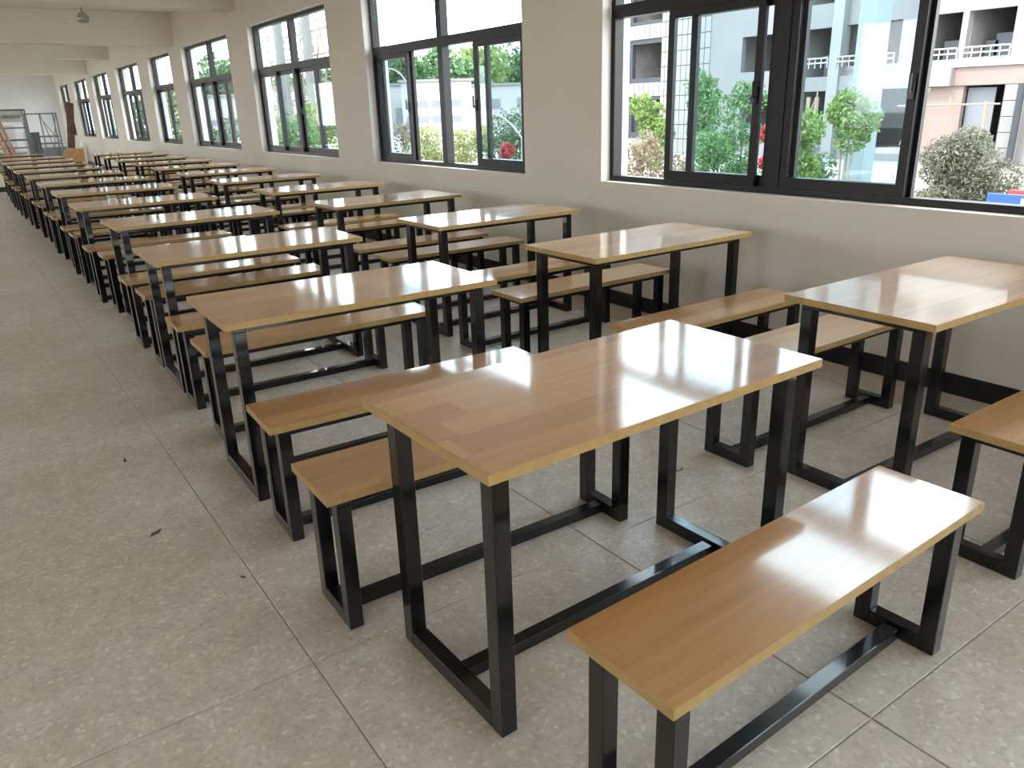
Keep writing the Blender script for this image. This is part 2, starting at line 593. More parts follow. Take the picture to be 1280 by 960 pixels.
ORD = ['first', 'second', 'third', 'fourth', 'fifth', 'sixth', 'seventh', 'eighth', 'ninth', 'tenth', 'eleventh', 'twelfth', 'thirteenth']
LT = [(0.764, 1.21, .022), (0.678, 2.811, -.019), (0.755, 4.36, -.012), (0.838, 6.02, .016), (0.80, 7.62, .004), (0.81, 9.22, -.008),
      (0.82, 10.80, .01), (0.81, 12.42, -.005), (0.78, 14.02, .006), (0.79, 15.62, 0), (0.80, 17.25, .005), (0.84, 18.95, -.004), (0.62, 21.2, 0)]
RT = [(2.511, 1.209, -.014), (2.465, 2.838, .008), (2.464, 4.353, .007), (2.42, 5.92, .006), (2.45, 7.50, .004), (2.44, 9.20, -.004),
      (2.47, 10.86, .005), (2.47, 12.52, -.006), (2.49, 14.15, .004), (2.50, 15.82, 0), (2.51, 17.45, .005), (2.56, 19.1, 0)]
# benches on the near side / far side of each table: (x, y, angle)
LN = {0: (0.826, 0.736, .029), 1: (0.684, 2.452, -.035), 2: (0.755, 4.06, -.01), 3: (0.765, 5.50, .006), 4: (0.765, 7.19, .003)}
LF = {0: (0.643, 1.854, -.018), 1: (0.752, 3.52, -.012), 2: (0.775, 4.96, .006), 3: (0.81, 6.70, 0), 4: (0.78, 8.20, .004)}
RN = {0: (2.44, 0.80, -.01), 1: (2.425, 2.41, .004), 2: (2.45, 3.95, .0), 3: (2.41, 5.51, -.006), 4: (2.44, 7.11, .004)}
RF = {0: (2.43, 1.84, .0), 1: (2.41, 3.40, .006), 2: (2.42, 5.00, -.006), 3: (2.44, 6.62, .006), 4: (2.44, 8.22, 0)}
for tabs, near, fa, colname in ((LT, LN, LF, 'aisle-side column'), (RT, RN, RF, 'window-side column')):
    for i, (x, y, a) in enumerate(tabs):
        which = ORD[i] if i else 'nearest'
        if i == len(tabs) - 1:
            which = 'farthest'
        place(TABLE, 'dining_table', x, y, a, TW,
              'wood-topped dining table on black steel legs, %s one in the %s' % (which, colname), 'table', 'dining tables in two columns')
        bx_, by_, ba = near.get(i, (x - .03 + random.uniform(-.02, .02), y - .42 + random.uniform(-.03, .03), random.uniform(-.012, .012)))
        place(BENCH, 'bench', bx_, by_, ba, BW,
              'wooden-seat bench on near side of the %s table in the %s' % (which, colname), 'bench', 'benches beside the dining tables')
        bx_, by_, ba = fa.get(i, (x - .02 + random.uniform(-.02, .02), y + .64 + random.uniform(-.03, .03), random.uniform(-.012, .012)))
        place(BENCH, 'bench', bx_, by_, ba, BW,
              'wooden-seat bench on far side of the %s table in the %s' % (which, colname), 'bench', 'benches beside the dining tables')

# ------------------------------------------------------------------ ceiling fan
FANM = mat('brown grey fan enamel', (0.36, 0.33, 0.29), 0.4, 0.5)
FANB = mat('pale fan blade', (0.78, 0.76, 0.70), 0.4, 0.5)
fan = link('ceiling_fan', None, None, (2.05, 13.75, 0))
tag(fan, 'grey-brown ceiling fan with pale blades hanging above the far tables', 'fan')
bm = bmesh.new()
tube(bm, [(0, 0, 2.86), (0, 0, ZC - 0.04)], 0.012)
obj('rod', bm, FANM, fan)
bm = bmesh.new()
tube(bm, [(0, 0, ZC - 0.07), (0, 0, ZC)], [0.05, 0.06], 12)
obj('canopy', bm, FANM, fan)
bm = bmesh.new()
tube(bm, [(0, 0, 2.79), (0, 0, 2.81), (0, 0, 2.87), (0, 0, 2.93)], [0.05, 0.085, 0.085, 0.04], 16)
obj('motor', bm, FANM, fan)
for k in range(3):
    a = math.radians(-18 + 120 * k)
    bm = bmesh.new()
    bx(bm, 0.075, 0.60, -0.065, 0.065, -0.004, 0.004, bev=0.003)
    bmesh.ops.rotate(bm, verts=bm.verts, cent=(0, 0, 0), matrix=Matrix.Rotation(math.radians(11), 3, 'X'))
    bmesh.ops.rotate(bm, verts=bm.verts, cent=(0, 0, 0), matrix=Matrix.Rotation(a, 3, 'Z'))
    bmesh.ops.translate(bm, verts=bm.verts, vec=(0, 0, 2.83))
    obj('blade', bm, FANB, fan)

# ------------------------------------------------------------------ things at the far end of the room
STEEL = mat('grey scaffold steel', (0.16, 0.17, 0.19), 0.45, 0.5, metal=0.3, noise=0.2, nscale=20)
PLANK = mat('reddish plank wood', (0.44, 0.27, 0.20), 0.6, 0.3, noise=0.2, nscale=10)
DARKW = mat('dark brown wood', (0.075, 0.035, 0.025), 0.5, 0.4, noise=0.4, nscale=6)
BOARD = mat('tan plywood', (0.42, 0.24, 0.10), 0.55, 0.3, noise=0.15, nscale=12)
CLOTH = mat('grey green cloth', (0.13, 0.16, 0.155), 0.9, 0.1, noise=0.2, nscale=5)
PALE = mat('pale panel', (0.62, 0.62, 0.63), 0.7, 0.2, noise=0.06, nscale=3)
BOXM = mat('grey storage box', (0.22, 0.22, 0.24), 0.7, 0.2, noise=0.1, nscale=3)

def bars(name, parent, segs, rad, m):
    for a, b in segs:
        bm = bmesh.new()
        tube(bm, [a, b], rad, 8)
        obj(name, bm, m, parent)

# steel scaffold at y = 30, x 2.2 .. 3.15
sc = link('scaffold_frame', None, None, (0, 30.0, 0))
tag(sc, 'grey steel scaffold frame with cross braces standing by the far wall', 'scaffold')
xs = (2.25, 2.66, 3.13)
bars('post', sc, [((x, y, 0.0), (x, y, 1.70)) for x in (2.25, 3.13) for y in (0, 0.9)], 0.022, STEEL)
bars('post', sc, [((2.66, 0, 0.42), (2.66, 0, 1.69))], 0.02, STEEL)
bars('rail', sc, [((2.25, y, z), (3.13, y, z)) for y in (0, 0.9) for z in (1.68, 0.98, 0.76)], 0.018, STEEL)
bars('rail', sc, [((x, 0, 1.68), (x, 0.9, 1.68)) for x in (2.25, 3.13)], 0.018, STEEL)
bars('brace', sc, [((2.68, 0, 1.66), (2.92, 0, 0.5)), ((3.10, 0, 1.62), (2.88, 0, 0.5)), ((2.72, 0, 1.45), (3.1, 0, 0.8))], 0.012, STEEL)
# second frame on the left carrying a board with lettering smudged by distance
s2 = link('scaffold_frame', None, None, (0, 29.0, 0))
tag(s2, 'brown-topped scaffold frame left of the cross-braced one, at far end', 'scaffold')
bars('post', s2, [((x, y, 0.0), (x, y, 1.80)) for x in (1.30, 2.20) for y in (0, 0.9)], 0.024, STEEL)
bars('rail', s2, [((1.30, 0, z), (2.20, 0, z)) for z in (1.80, 1.28, 0.92, 0.70)], 0.02, STEEL)
bars('rail', s2, [((1.30, 0.9, z), (2.20, 0.9, z)) for z in (1.80, 0.92)], 0.02, STEEL)
SIGN = mat('pale notice board', (0.55, 0.52, 0.50), 0.6, 0.3)
INK = mat('grey lettering', (0.16, 0.16, 0.17), 0.6, 0.3)
sg = box('notice_board', (1.52, 2.12, 29.04, 29.06, 1.45, 1.77), SIGN)
tag(sg, 'pale notice board with grey marks hung in brown-topped scaffold frame', 'board')
for k in range(8):
    x = 1.58 + k * 0.062
    h = 0.075 + 0.02 * ((k * 7) % 3)
    bm = bmesh.new()
    bx(bm, x, x + 0.012, 29.030, 29.040, 1.60 - h / 2, 1.60 + h / 2)
    bx(bm, x, x + 0.042, 29.030, 29.040, 1.60 + 0.02 * ((k % 3) - 1), 1.612 + 0.02 * ((k % 3) - 1))
    bx(bm, x + 0.03, x + 0.042, 29.030, 29.040, 1.56, 1.64)
    obj('mark', bm, INK, sg)
for k, (xa, xb) in enumerate(((1.30, 1.72), (1.44, 1.80), (1.18, 1.60))):
    p = link('plank', None)
    bm = bmesh.new()
    d = Vector((xb - xa, 0.0, -1.12))
    bx(bm, -0.045, 0.045, -0.012, 0.012, 0, 1.72, bev=0.004)
    me = mesh_from(bm, 'plank', PLANK)
    bpy.data.objects.remove(p)
    p = link('plank', me, None, (xb, 28.62 - 0.05 * k, 0.0))
    p.rotation_euler = (-0.12 + .02 * k, math.atan2(xa - xb, 1.6), 0)
    tag(p, 'reddish plank leaning on the scaffold, %s of three' % ('middle', 'right one', 'left one')[k], 'plank', 'planks leaning at far end')
# cloth draped upright between the frames
bm = bmesh.new()
n = 10
rows = []
for j in range(9):
    z = 1.14 * j / 8
    row = []
    for k in range(n):
        s = k / (n - 1)
        row.append(bm.verts.new((2.17 + 0.27 * s - 0.03 * (z / 1.14) + 0.012 * math.sin(j), 28.5 + 0.03 * math.sin(s * 14 + j * .3), z)))
    rows.append(row)
for j in range(8):
    for k in range(n - 1):
        bm.faces.new((rows[j][k], rows[j][k + 1], rows[j + 1][k + 1], rows[j + 1][k]))
cl = obj('hanging_cloth', bm, CLOTH)
sm = cl.modifiers.new('thickness', 'SOLIDIFY')
sm.thickness = 0.012
tag(cl, 'grey-green cloth hanging upright between the two scaffold frames', 'cloth')
# boxes and pale panels behind
b = box('storage_box', (2.62, 3.35, 30.95, 31.5, 0.0, 0.62), BOXM, bev=0.01)
box('lid', (2.60, 3.37, 30.93, 31.52, 0.62, 0.66), PALE, b)
tag(b, 'grey storage box with a pale lid behind the cross-braced scaffold', 'box')
b = box('low_crate', (1.2, 2.12, 30.4, 31.0, 0.0, 0.50), BOXM, bev=0.01)
box('lid', (1.18, 2.14, 30.38, 31.02, 0.50, 0.55), PALE, b)
tag(b, 'low grey crate with pale lid behind the brown-topped scaffold', 'crate')
for k, (x0, x1, zz) in enumerate(((1.55, 2.05, 1.35), (2.3, 2.75, 1.1))):
    p = box('panel', (x0, x1, 32.6 + .3 * k, 32.63 + .3 * k, 0, zz), PALE, bev=0.005)
    tag(p, ('tall' if k == 0 else 'shorter') + ' pale panel standing behind the scaffolds at far end', 'panel')
# dark wooden post-like door leaf on end, tan board in front of it
dw = box('dark_board', (-0.10, 0.10, -0.03, 0.03, 0, 1.95), DARKW, bev=0.006)
dw.location = (3.04, 27.9, 0.02)
dw.rotation_euler = (0, 0.155, 0)
for z in (0.6, 1.2):
    box('batten', (-0.085, 0.085, -0.045, -0.03, z, z + 0.06), DARKW, dw, bev=0.003)
tag(dw, 'tall dark brown board leaning on end near the far windows', 'board')
tb = link('lectern_board', None, None, (2.52, 21.9, 0))
bm = bmesh.new()
pr = [(-0.26, 0.0), (0.19, 0.0), (0.19, 0.80), (-0.13, 0.84), (-0.22, 0.78), (-0.26, 0.70)]
lo = [bm.verts.new((x, -0.012, z)) for x, z in pr]
hi = [bm.verts.new((x, 0.012, z)) for x, z in pr]
bm.faces.new(lo)
bm.faces.new(hi[::-1])
for k in range(6):
    bm.faces.new((lo[k], lo[(k + 1) % 6], hi[(k + 1) % 6], hi[k]))
obj('front_panel', bm, BOARD, tb)
box('side_panel', (0.19, 0.212, -0.012, 0.32, 0, 0.84), mat('pale board edge', (0.66, 0.50, 0.28), 0.5), tb)
box('side_panel', (-0.26, -0.238, 0.012, 0.32, 0, 0.70), BOARD, tb)
box('shelf', (-0.238, 0.19, 0.012, 0.32, 0.4, 0.42), BOARD, tb)
tag(tb, 'tan wooden stand with rounded corner behind the farthest aisle-side tables', 'stand')
bm = bmesh.new()
tube(bm, [(3.42, 28.0, 0), (3.42, 28.0, .72), (3.42, 28.0, .80), (3.42, 28.0, .88)], [.10, .10, .05, .05], 12)
obj_ = obj('white_can', bm, mat('white can', (0.8, 0.8, 0.8), 0.4))
tag(obj_, 'tall white can beside the dark board at the far end', 'can')

# debris on the floor
LEAFD = mat('dry leaf', (0.13, 0.085, 0.05), 0.8)
def ground_pt(u, v):
    d = f_ + r2 * ((u - 640) / FPX) - u2 * ((v - 480) / FPX)
    return EYE + d * (-EYE.z / d.z)
for k, (u, v, s, lab) in enumerate(((195, 667, .028, 'dry brown leaf scrap on the aisle floor, nearest one'),
                                    (156, 576, .022, 'dry brown leaf scrap on the aisle floor, farther one'),
                                    (304, 722, .010, 'tiny dark crumb on the floor at the aisle front'))):
    p = ground_pt(u, v)
    bm = bmesh.new()
    pts = [(-s, 0, .002), (-s * .3, s * .3, .007), (s * .5, s * .22, .003), (s, 0, .008), (s * .4, -s * .25, .003), (-s * .4, -s * .2, .006)]
    vv = [bm.verts.new(q) for q in pts]
    ww = [bm.verts.new((q[0], q[1], q[2] - .002)) for q in pts]
    bm.faces.new(vv)
    bm.faces.new(ww[::-1])
    for q in range(6):
        bm.faces.new((vv[q], ww[q], ww[(q + 1) % 6], vv[(q + 1) % 6]))
    o = obj('leaf_scrap', bm, LEAFD)
    o.location = (p.x, p.y, 0)
    o.rotation_euler = (0, 0, 0.5 + k)
    tag(o, lab, 'debris')
p = ground_pt(849, 589)
bm = bmesh.new()
tube(bm, [(-.018, 0, .004), (.014, 0, .004)], .003, 8)
tube(bm, [(.014, 0, .004), (.018, 0, .004)], .006, 8)
o = obj('screw', bm, STEEL)
o.location = (p.x, p.y, 0.002)
tag(o, 'small screw lying on the floor right of the nearest table', 'screw')

# ------------------------------------------------------------------ outside
GZ = -1.4
GRD = mat('pale concrete ground', (0.24, 0.232, 0.218), 0.9, 0.2, noise=0.15, nscale=0.6)
struct(box('ground', (WO, 220, -60, 260, GZ - 0.2, GZ), GRD))
struct(box('ground', (-120, XL - 0.3, -60, 120, GZ - 0.2, GZ), GRD))
CONC = mat('pale grey render', (0.165, 0.158, 0.158), 0.8, 0.2, noise=0.05, nscale=0.5)
WHITE = mat('white facade paint', (0.20, 0.196, 0.188), 0.8, 0.2, noise=0.04, nscale=0.5)
PINK = mat('pale pink render', (0.185, 0.14, 0.126), 0.8, 0.2, noise=0.08, nscale=0.6)
DARKR = mat('raw concrete room', (0.26, 0.25, 0.245), 0.9, 0.1, noise=0.25, nscale=0.7)
FARWH = mat('far white facade', (0.29, 0.285, 0.275), 0.8, 0.2, noise=0.03, nscale=0.2)
CLAD = mat('white cladding', (0.165, 0.165, 0.155), 0.5, 0.4)
GROUT = mat('dark grout', (0.045, 0.048, 0.053), 0.9, 0.1)
RAILM = mat('white railing', (0.28, 0.28, 0.28), 0.5)
BAMB = mat('bamboo pole', (0.19, 0.15, 0.10), 0.7)
GREYP = mat('grey plaster sheet', (0.13, 0.14, 0.155), 0.7)
NETG = mat('green netting', (0.12, 0.24, 0.17), 0.8)

XB = 35.0
bld = link('unfinished_building', None, None, (XB, 26, GZ))
tag(bld, 'unfinished white multi-storey block with open window holes across the yard', 'building')
def bp(name, dims, m, bev=0.0, parent=None):
    """part of the building given in world coordinates"""
    x0, x1, y0, y1, z0, z1 = dims
    return box(name, (x0 - XB, x1 - XB, y0 - 26, y1 - 26, z0 - GZ, z1 - GZ), m, parent or bld, bev)
def bcells(name, y0, y1, z0, z1, holes, x0, x1, m):
    bm = bmesh.new()
    cells(bm, 'y', y0, y1, z0, z1, holes, x0, x1)
    bmesh.ops.translate(bm, verts=bm.verts, vec=(-XB, -26, -GZ))
    return obj(name, bm, m, bld)
ST = 3.1
ups = [0, 1, 2]
# main plain wall with window holes
holes = []
for k in ups:
    dz = ST * k
    holes += [(26.4, 28.9, 2.76 + dz, 4.46 + dz), (22.1, 23.1, 2.75 + dz, 4.5 + dz), (20.3, 21.3, 2.75 + dz, 4.5 + dz)]
holes += [(26.2, 28.8, 0.0, 1.65), (19.6, 21.2, GZ + .3, 1.7)]
bcells('facade_wall', 25.5, 31.05, GZ, 11, holes, XB, XB + .3, CONC)
bcells('facade_wall', 19.55, 23.45, GZ, 11, holes, XB, XB + .3, CONC)
bp('facade_column', (XB - .35, XB + .3, 22.95, 23.5, GZ, 11), WHITE)
# right-hand wing, white above, pink below, standing a little proud
holes = []
for k in ups:
    dz = ST * k
    holes += [(17.62, 19.4, 2.75 + dz, 4.51 + dz), (15.6, 17.38, 2.78 + dz, 4.51 + dz)]
bcells('facade_wall', 12.2, 19.55, 2.42, 11, holes, XB - .3, XB, WHITE)
bcells('facade_wall', 15.6, 19.5, GZ, 1.72, [(15.61, 17.24, GZ + .1, 1.70)], XB - .1, XB + .15, PINK)
bp('floor_band', (XB - .45, XB, 17.7, 19.55, 1.72, 2.42), WHITE)
bp('floor_band', (XB - .2, XB, 12.2, 17.7, 1.72, 2.42), PINK)
bp('floor_band', (XB - .25, XB + .3, 19.55, 25.6, 1.70, 2.34), CONC)
# balcony bay
for k in (0, 1, 2):
    dz = ST * k
    bp('floor_band', (XB - .15, XB + .3, 23.5, 25.6, 4.47 + dz, 5.1 + dz), CONC)
    if k:
        bp('parapet', (XB - .15, XB - .05, 23.5, 24.9, 5.1 + dz - ST, 5.5 + dz - ST), CONC)
# dark interiors: back walls, slabs and cross walls one bay deep
bp('back_wall', (XB + 4.0, XB + 4.2, 12.2, 37.8, GZ, 11), DARKR)
for k in range(-1, 4):
    bp('slab', (XB + .3, XB + 4.0, 12.2, 37.8, 1.75 + ST * k, 2.25 + ST * k), DARKR)
for y in (12.3, 17.5, 19.5, 23.4, 25.5, 29.6, 33.2, 37.6):
    bp('cross_wall', (XB + .3, XB + 4.0, y, y + .2, GZ, 11), DARKR)
for y0, y1, z in ((16.9, 17.38, 3.0), (15.9, 17.0, 3.25), (17.8, 19.1, 3.1), (23.7, 24.9, 2.9)):
    bp('partition', (XB + 1.4, XB + 1.6, y0, y1, z - .5, z + .45), GREYP)
# railings at the windows
for y0, y1 in ((17.62, 19.4), (15.6, 17.38), (20.3, 21.3), (22.1, 23.1), (23.55, 25.5)):
    for z in (2.95, 3.16):
        bp('railing', (XB - .40, XB - .36, y0, y1, z - .03, z + .03), RAILM)
    bm = bmesh.new()
    nb_ = max(3, int((y1 - y0) / .3))
    for q in range(nb_ + 1):
        yy = y0 + (y1 - y0) * q / nb_
        bx(bm, -.39, -.37, yy - .02 - 26, yy + .02 - 26, 2.72 - GZ, 3.16 - GZ)
    obj('baluster', bm, RAILM, bld)['kind'] = 'stuff'
# tiled block on the left: cladding slabs with open joints round deep openings
thol = []
for k in range(-1, 3):
    thol.append((34.68, 37.12, 2.80 + ST * k + (0.0 if k >= 0 else .02), 4.68 + ST * k - (0 if k >= 0 else .0)))
bcells('facade_wall', 31.0, 37.8, GZ, 11, thol, XB + .02, XB + .3, GROUT)
tiles_n = 0
tw, th = 0.42, 0.79
clad_cache = {}
z = GZ
rowi = 0
while z < 7.4:
    y = 31.02
    while y < 37.7:
        y1_, z1_ = min(y + tw, 37.8), z + th
        yc, zc = (y + y1_) / 2, (z + z1_) / 2
        if not any(h[0] < yc < h[1] and h[2] < zc < h[3] for h in thol):
            a0, a1, c0, c1 = y, y1_, z, z1_
            for h in thol:      # trim against openings
                if h[0] < yc < h[1]:
                    if c0 < h[3] < c1: c0 = h[3]
                    if c0 < h[2] < c1: c1 = h[2]
                if h[2] < zc < h[3]:
                    if a0 < h[1] < a1: a0 = h[1]
                    if a0 < h[0] < a1: a1 = h[0]
            key = (round(a1 - a0, 3), round(c1 - c0, 3))
            if key not in clad_cache:
                bm = bmesh.new()
                bx(bm, -.03, .02, .019, key[0] - .019, .019, key[1] - .019)
                clad_cache[key] = mesh_from(bm, 'cladding_slab', CLAD)
            if tiles_n < 298:
                link('cladding_slab', clad_cache[key], bld, (0, a0 - 26, c0 - GZ))
            tiles_n += 1
        y += tw
    z += th
# tiled pier on the right of the door
for k in range(5):
    for q in range(1):
        y = 15.05 + q * .5
        bp('cladding_slab', (XB - .33, XB - .25, y + .012, y + .488, -1.3 + .6 * k + .012, -1.3 + .6 * k + .588), CLAD)
bp('pier', (XB - .25, XB + .1, 15.0, 15.6, GZ, 1.72), GROUT)
bm = bmesh.new()
tube(bm, [(XB - .5 - XB, 14.86 - 26, 0), (XB - .5 - XB, 14.86 - 26, 3.1)], .13, 10)
obj('drain_pipe', bm, GROUT, bld)
bp('door_sheet', (XB + .2, XB + .25, 16.1, 17.2, GZ + .1, 1.62), GREYP)
bp('wall_below', (XB - .1, XB + .15, 12.2, 15.0, GZ, 1.72), CONC)
bp('wall_below', (XB, XB + .3, 23.5, 25.5, GZ, -.9), CONC)
bp('net_sheet', (XB + .5, XB + .54, 26.2, 27.0, 2.3, 3.4), NETG)
# ground floor bay planks
for q in range(3):
    y = 23.75 + q * .45
    bp('upright_plank', (XB - .5, XB - .42, y, y + .2, GZ, 1.45), BAMB)
# bamboo scaffold lashed to the ground floor
bs = link('bamboo_scaffold', None, None, (33.5, 17.5, GZ))
tag(bs, 'bamboo pole scaffold in front of the pink ground-floor wall', 'scaffold')
def bb(a, b, r=.05):
    bm = bmesh.new()
    o_ = Vector((33.5, 17.5, GZ))
    tube(bm, [Vector(a) - o_, Vector(b) - o_], r, 6)
    obj('pole', bm, BAMB, bs)
bb((33.5, 19.2, .98), (33.5, 15.1, 1.0), .04)
bb((33.5, 18.6, GZ), (33.5, 18.6, 1.4))
bb((33.5, 15.6, GZ), (33.5, 15.6, 1.1), .07)
bb((33.5, 18.9, -.6), (33.5, 17.9, 1.65), .035)
bb((33.5, 17.1, GZ), (33.5, 17.0, 1.3), .035)
bm = bmesh.new()
for a, b in (((33.3, 24.6, .35), (33.3, 22.7, .42)), ((33.3, 24.0, -1.3), (33.3, 23.1, 1.3)), ((33.3, 23.0, GZ), (33.3, 23.0, 1.8))):
    pass
bm.free()
bs2 = link('bamboo_scaffold', None, None, (33.3, 24, GZ))
tag(bs2, 'bamboo pole scaffold in front of the balcony bay', 'scaffold')
for a, b in (((0, .9, 1.75), (0, -1.3, 1.8)), ((0, .1, 0), (0, -.9, 2.7)), ((0, -1.0, 0), (0, -1.0, 3.2)), ((0, .9, .95), (0, -1.3, .98))):
    bm = bmesh.new()
    tube(bm, [a, b], .04, 6)
    obj('pole', bm, BAMB, bs2)

# pale column standing near the window
pc = pix(1079, 150, 12.0)
bm = bmesh.new()
bx(bm, -.17, .17, -.17, .17, 0, 6.6, bev=.02)
col_ = obj('concrete_column', bm, mat('pale cyan concrete', (0.165, 0.195, 0.20), 0.7, noise=0.05, nscale=2), None, (12.0, pc.y, GZ))
box('base_block', (-.3, .3, -.3, .3, 0, .3), CONC, col_, bev=.02)
box('cap', (-.24, .24, -.24, .24, 6.6, 6.8), CONC, col_, bev=.02)
tag(col_, 'pale square concrete column standing in the yard outside second window', 'column')
col_['label'] = 'pale square concrete column in the yard outside the nearest window'

# ---- vegetation
def leaves(n, centers, radii, size, squash=1.0, flat=0.5):
    """clusters of small two-triangle leaves"""
    centers = np.array(centers, float)
    radii = np.array(radii, float)
    w = radii ** 2
    idx = rng.choice(len(centers), n, p=w / w.sum())
    d = rng.normal(size=(n, 3))
    d /= np.linalg.norm(d, axis=1)[:, None]
    rr = rng.uniform(0.45, 1.0, n) ** 0.6
    p = centers[idx] + d * (radii[idx] * rr)[:, None] * np.array([1, 1, squash])
    a = rng.normal(size=(n, 3)); a /= np.linalg.norm(a, axis=1)[:, None]
    b = np.cross(a, rng.normal(size=(n, 3))); b /= np.linalg.norm(b, axis=1)[:, None]
    s = size * rng.uniform(0.6, 1.3, n)[:, None]
    v = np.empty((n, 4, 3))
    v[:, 0] = p - a * s
    v[:, 1] = p + b * s * flat
    v[:, 2] = p + a * s
    v[:, 3] = p - b * s * flat
    me = bpy.data.meshes.new('foliage')
    me.from_pydata(v.reshape(-1, 3).tolist(), [], np.arange(n * 4).reshape(-1, 4).tolist())
    return me

def plant(name, base, stems, clusters, n, size, lm, wm, label, cat, group=None, flat=0.5):
    """base (x,y,z); stems list of point lists; clusters list of (dx,dy,dz,r), relative to the base"""
    t = link(name, None, None, base)
    tag(t, label, cat, group)
    for s, r in stems:
        bm = bmesh.new()
        tube(bm, s, [r * (1 - 0.6 * i / (len(s) - 1)) for i in range(len(s))], 6)
        obj('stem' if len(stems) > 1 else 'trunk', bm, wm, t)
    me = leaves(n, [c[:3] for c in clusters], [c[3] for c in clusters], size, flat=flat)
    me.materials.append(lm)
    o = link('foliage', me, t)
    o['kind'] = 'stuff'
    return t

GRN1 = leaf_mat('fresh green leaves', (0.080, 0.149, 0.030), (0.170, 0.249, 0.066))
GRN2 = leaf_mat('mid green leaves', (0.050, 0.125, 0.040), (0.110, 0.209, 0.070))
GRN3 = leaf_mat('deep green leaves', (0.030, 0.075, 0.030), (0.075, 0.139, 0.056))
YEL = leaf_mat('yellow green leaves', (0.130, 0.170, 0.060), (0.249, 0.259, 0.120))
OLIVE = leaf_mat('dusty olive leaves', (0.068, 0.073, 0.045), (0.151, 0.146, 0.105))
BRN = leaf_mat('brown hedge leaves', (0.120, 0.089, 0.056), (0.229, 0.180, 0.120))
RED = leaf_mat('red petals', (0.275, 0.025, 0.030), (0.374, 0.060, 0.066))
BARK = mat('grey bark', (0.20, 0.17, 0.13), 0.9, 0.1, noise=0.3, nscale=12)
WHT = mat('white washed trunk', (0.25, 0.24, 0.215), 0.8, 0.1, noise=0.05, nscale=8)

def spread(u0, u1, v0, v1, x, k, rs):
    """base point and clusters for a crown filling a patch of view at distance plane x"""
    cpt = pix((u0 + u1) / 2, (v0 + v1) / 2, x)
    lo, hi_ = pix((u0 + u1) / 2, v1, x), pix((u0 + u1) / 2, v0, x)
    e0, e1 = pix(u0, (v0 + v1) / 2, x), pix(u1, (v0 + v1) / 2, x)
    wid = abs(e0.y - e1.y) * abs(r2.y * 0 + 1) * 0.75
    base = Vector((x, cpt.y, GZ))
    cl = []
    for _ in range(k):
        cl.append((random.uniform(-wid, wid) * .4, random.uniform(-wid, wid) * .42,
                   random.uniform(lo.z, hi_.z) - GZ, rs * random.uniform(.7, 1.2)))
    cl.append((0, random.uniform(-.1, .1) * wid, hi_.z - GZ - rs * .35, rs * .75))
    return base, cl, hi_.z - GZ, wid

# shrub trees outside the nearest window
def yard(name, u0, u1, v0, v1, x, k, rs, n, size, lm, label, cat, stems=2, group=None, flat=.5):
    base, cl, top, wid = spread(u0, u1, v0, v1, x, k, rs)
    ss = []
    for q in range(stems):
        a = random.uniform(0, 6.28)
        o1 = Vector((math.cos(a), math.sin(a), 0)) * wid * .12
        ss.append(([(0, 0, 0), o1 * .8 + Vector((0, 0, top * .45)), o1 * 1.8 + Vector((0, 0, top * .92))], .03))
    return plant(name, base, ss, cl, n, size, lm, BARK, label, cat, group, flat)

yard('young_tree', 797, 838, 132, 205, 13.5, 7, .30, 2200, .055, GRN1, 'young light-green tree at left edge of the nearest window', 'tree')
yard('young_tree', 858, 896, 98, 225, 13.2, 12, .27, 2600, .05, GRN2, 'slim mid-green tree left of centre outside the nearest window', 'tree')
yard('young_tree', 900, 945, 108, 240, 14.8, 14, .32, 4200, .05, GRN2, 'dense upright green tree beside the centre bar of nearest window', 'tree')
yard('shrub', 862, 925, 178, 250, 11.9, 9, .35, 3200, .045, GRN2, 'low green shrub under the slim trees outside nearest window', 'shrub', 3)
yard('shrub', 984, 1016, 158, 245, 13.5, 8, .33, 2400, .05, GRN1, 'green shrub right of the centre bar outside nearest window', 'shrub', 3)
yard('young_tree', 1034, 1092, 122, 172, 10.9, 11, .24, 3000, .042, GRN1, 'multi-stemmed green tree in front of the pale column', 'tree', 4)
yard('shrub', 1000, 1030, 200, 245, 14.5, 5, .3, 900, .05, GRN3, 'dark low shrub left of the multi-stemmed tree', 'shrub', 2)
yard('hedge', 778, 842, 172, 260, 10.3, 14, .35, 4200, .04, BRN, 'brown leafed hedge at the lower left of nearest window', 'hedge', 4)

# big dusty bush on the right
bb_ = pix(1203, 205, 10.0)
cl = []
for _ in range(44):
    d_ = Vector((random.gauss(0, 1), random.gauss(0, 1), random.gauss(0, 1))).normalized() * random.random() ** .4
    cl.append((d_.x * .52, d_.y * .58, 1.50 + d_.z * .78, .24))
ss = []
for q in range(46):
    a, e = random.uniform(0, 6.28), random.uniform(.15, 1.0)
    h = random.uniform(2.0, 2.62) * (1 - .30 * e * e)
    ss.append(([(0, 0, 0), (math.cos(a) * .3 * e, math.sin(a) * .3 * e, h * .5), (math.cos(a) * .92 * e, math.sin(a) * .92 * e, h)], .010))
plant('round_bush', (10.0, bb_.y, GZ), ss, cl, 36000, .030, OLIVE, BARK, 'big round dusty olive bush filling the open right part of window', 'bush', flat=.3)

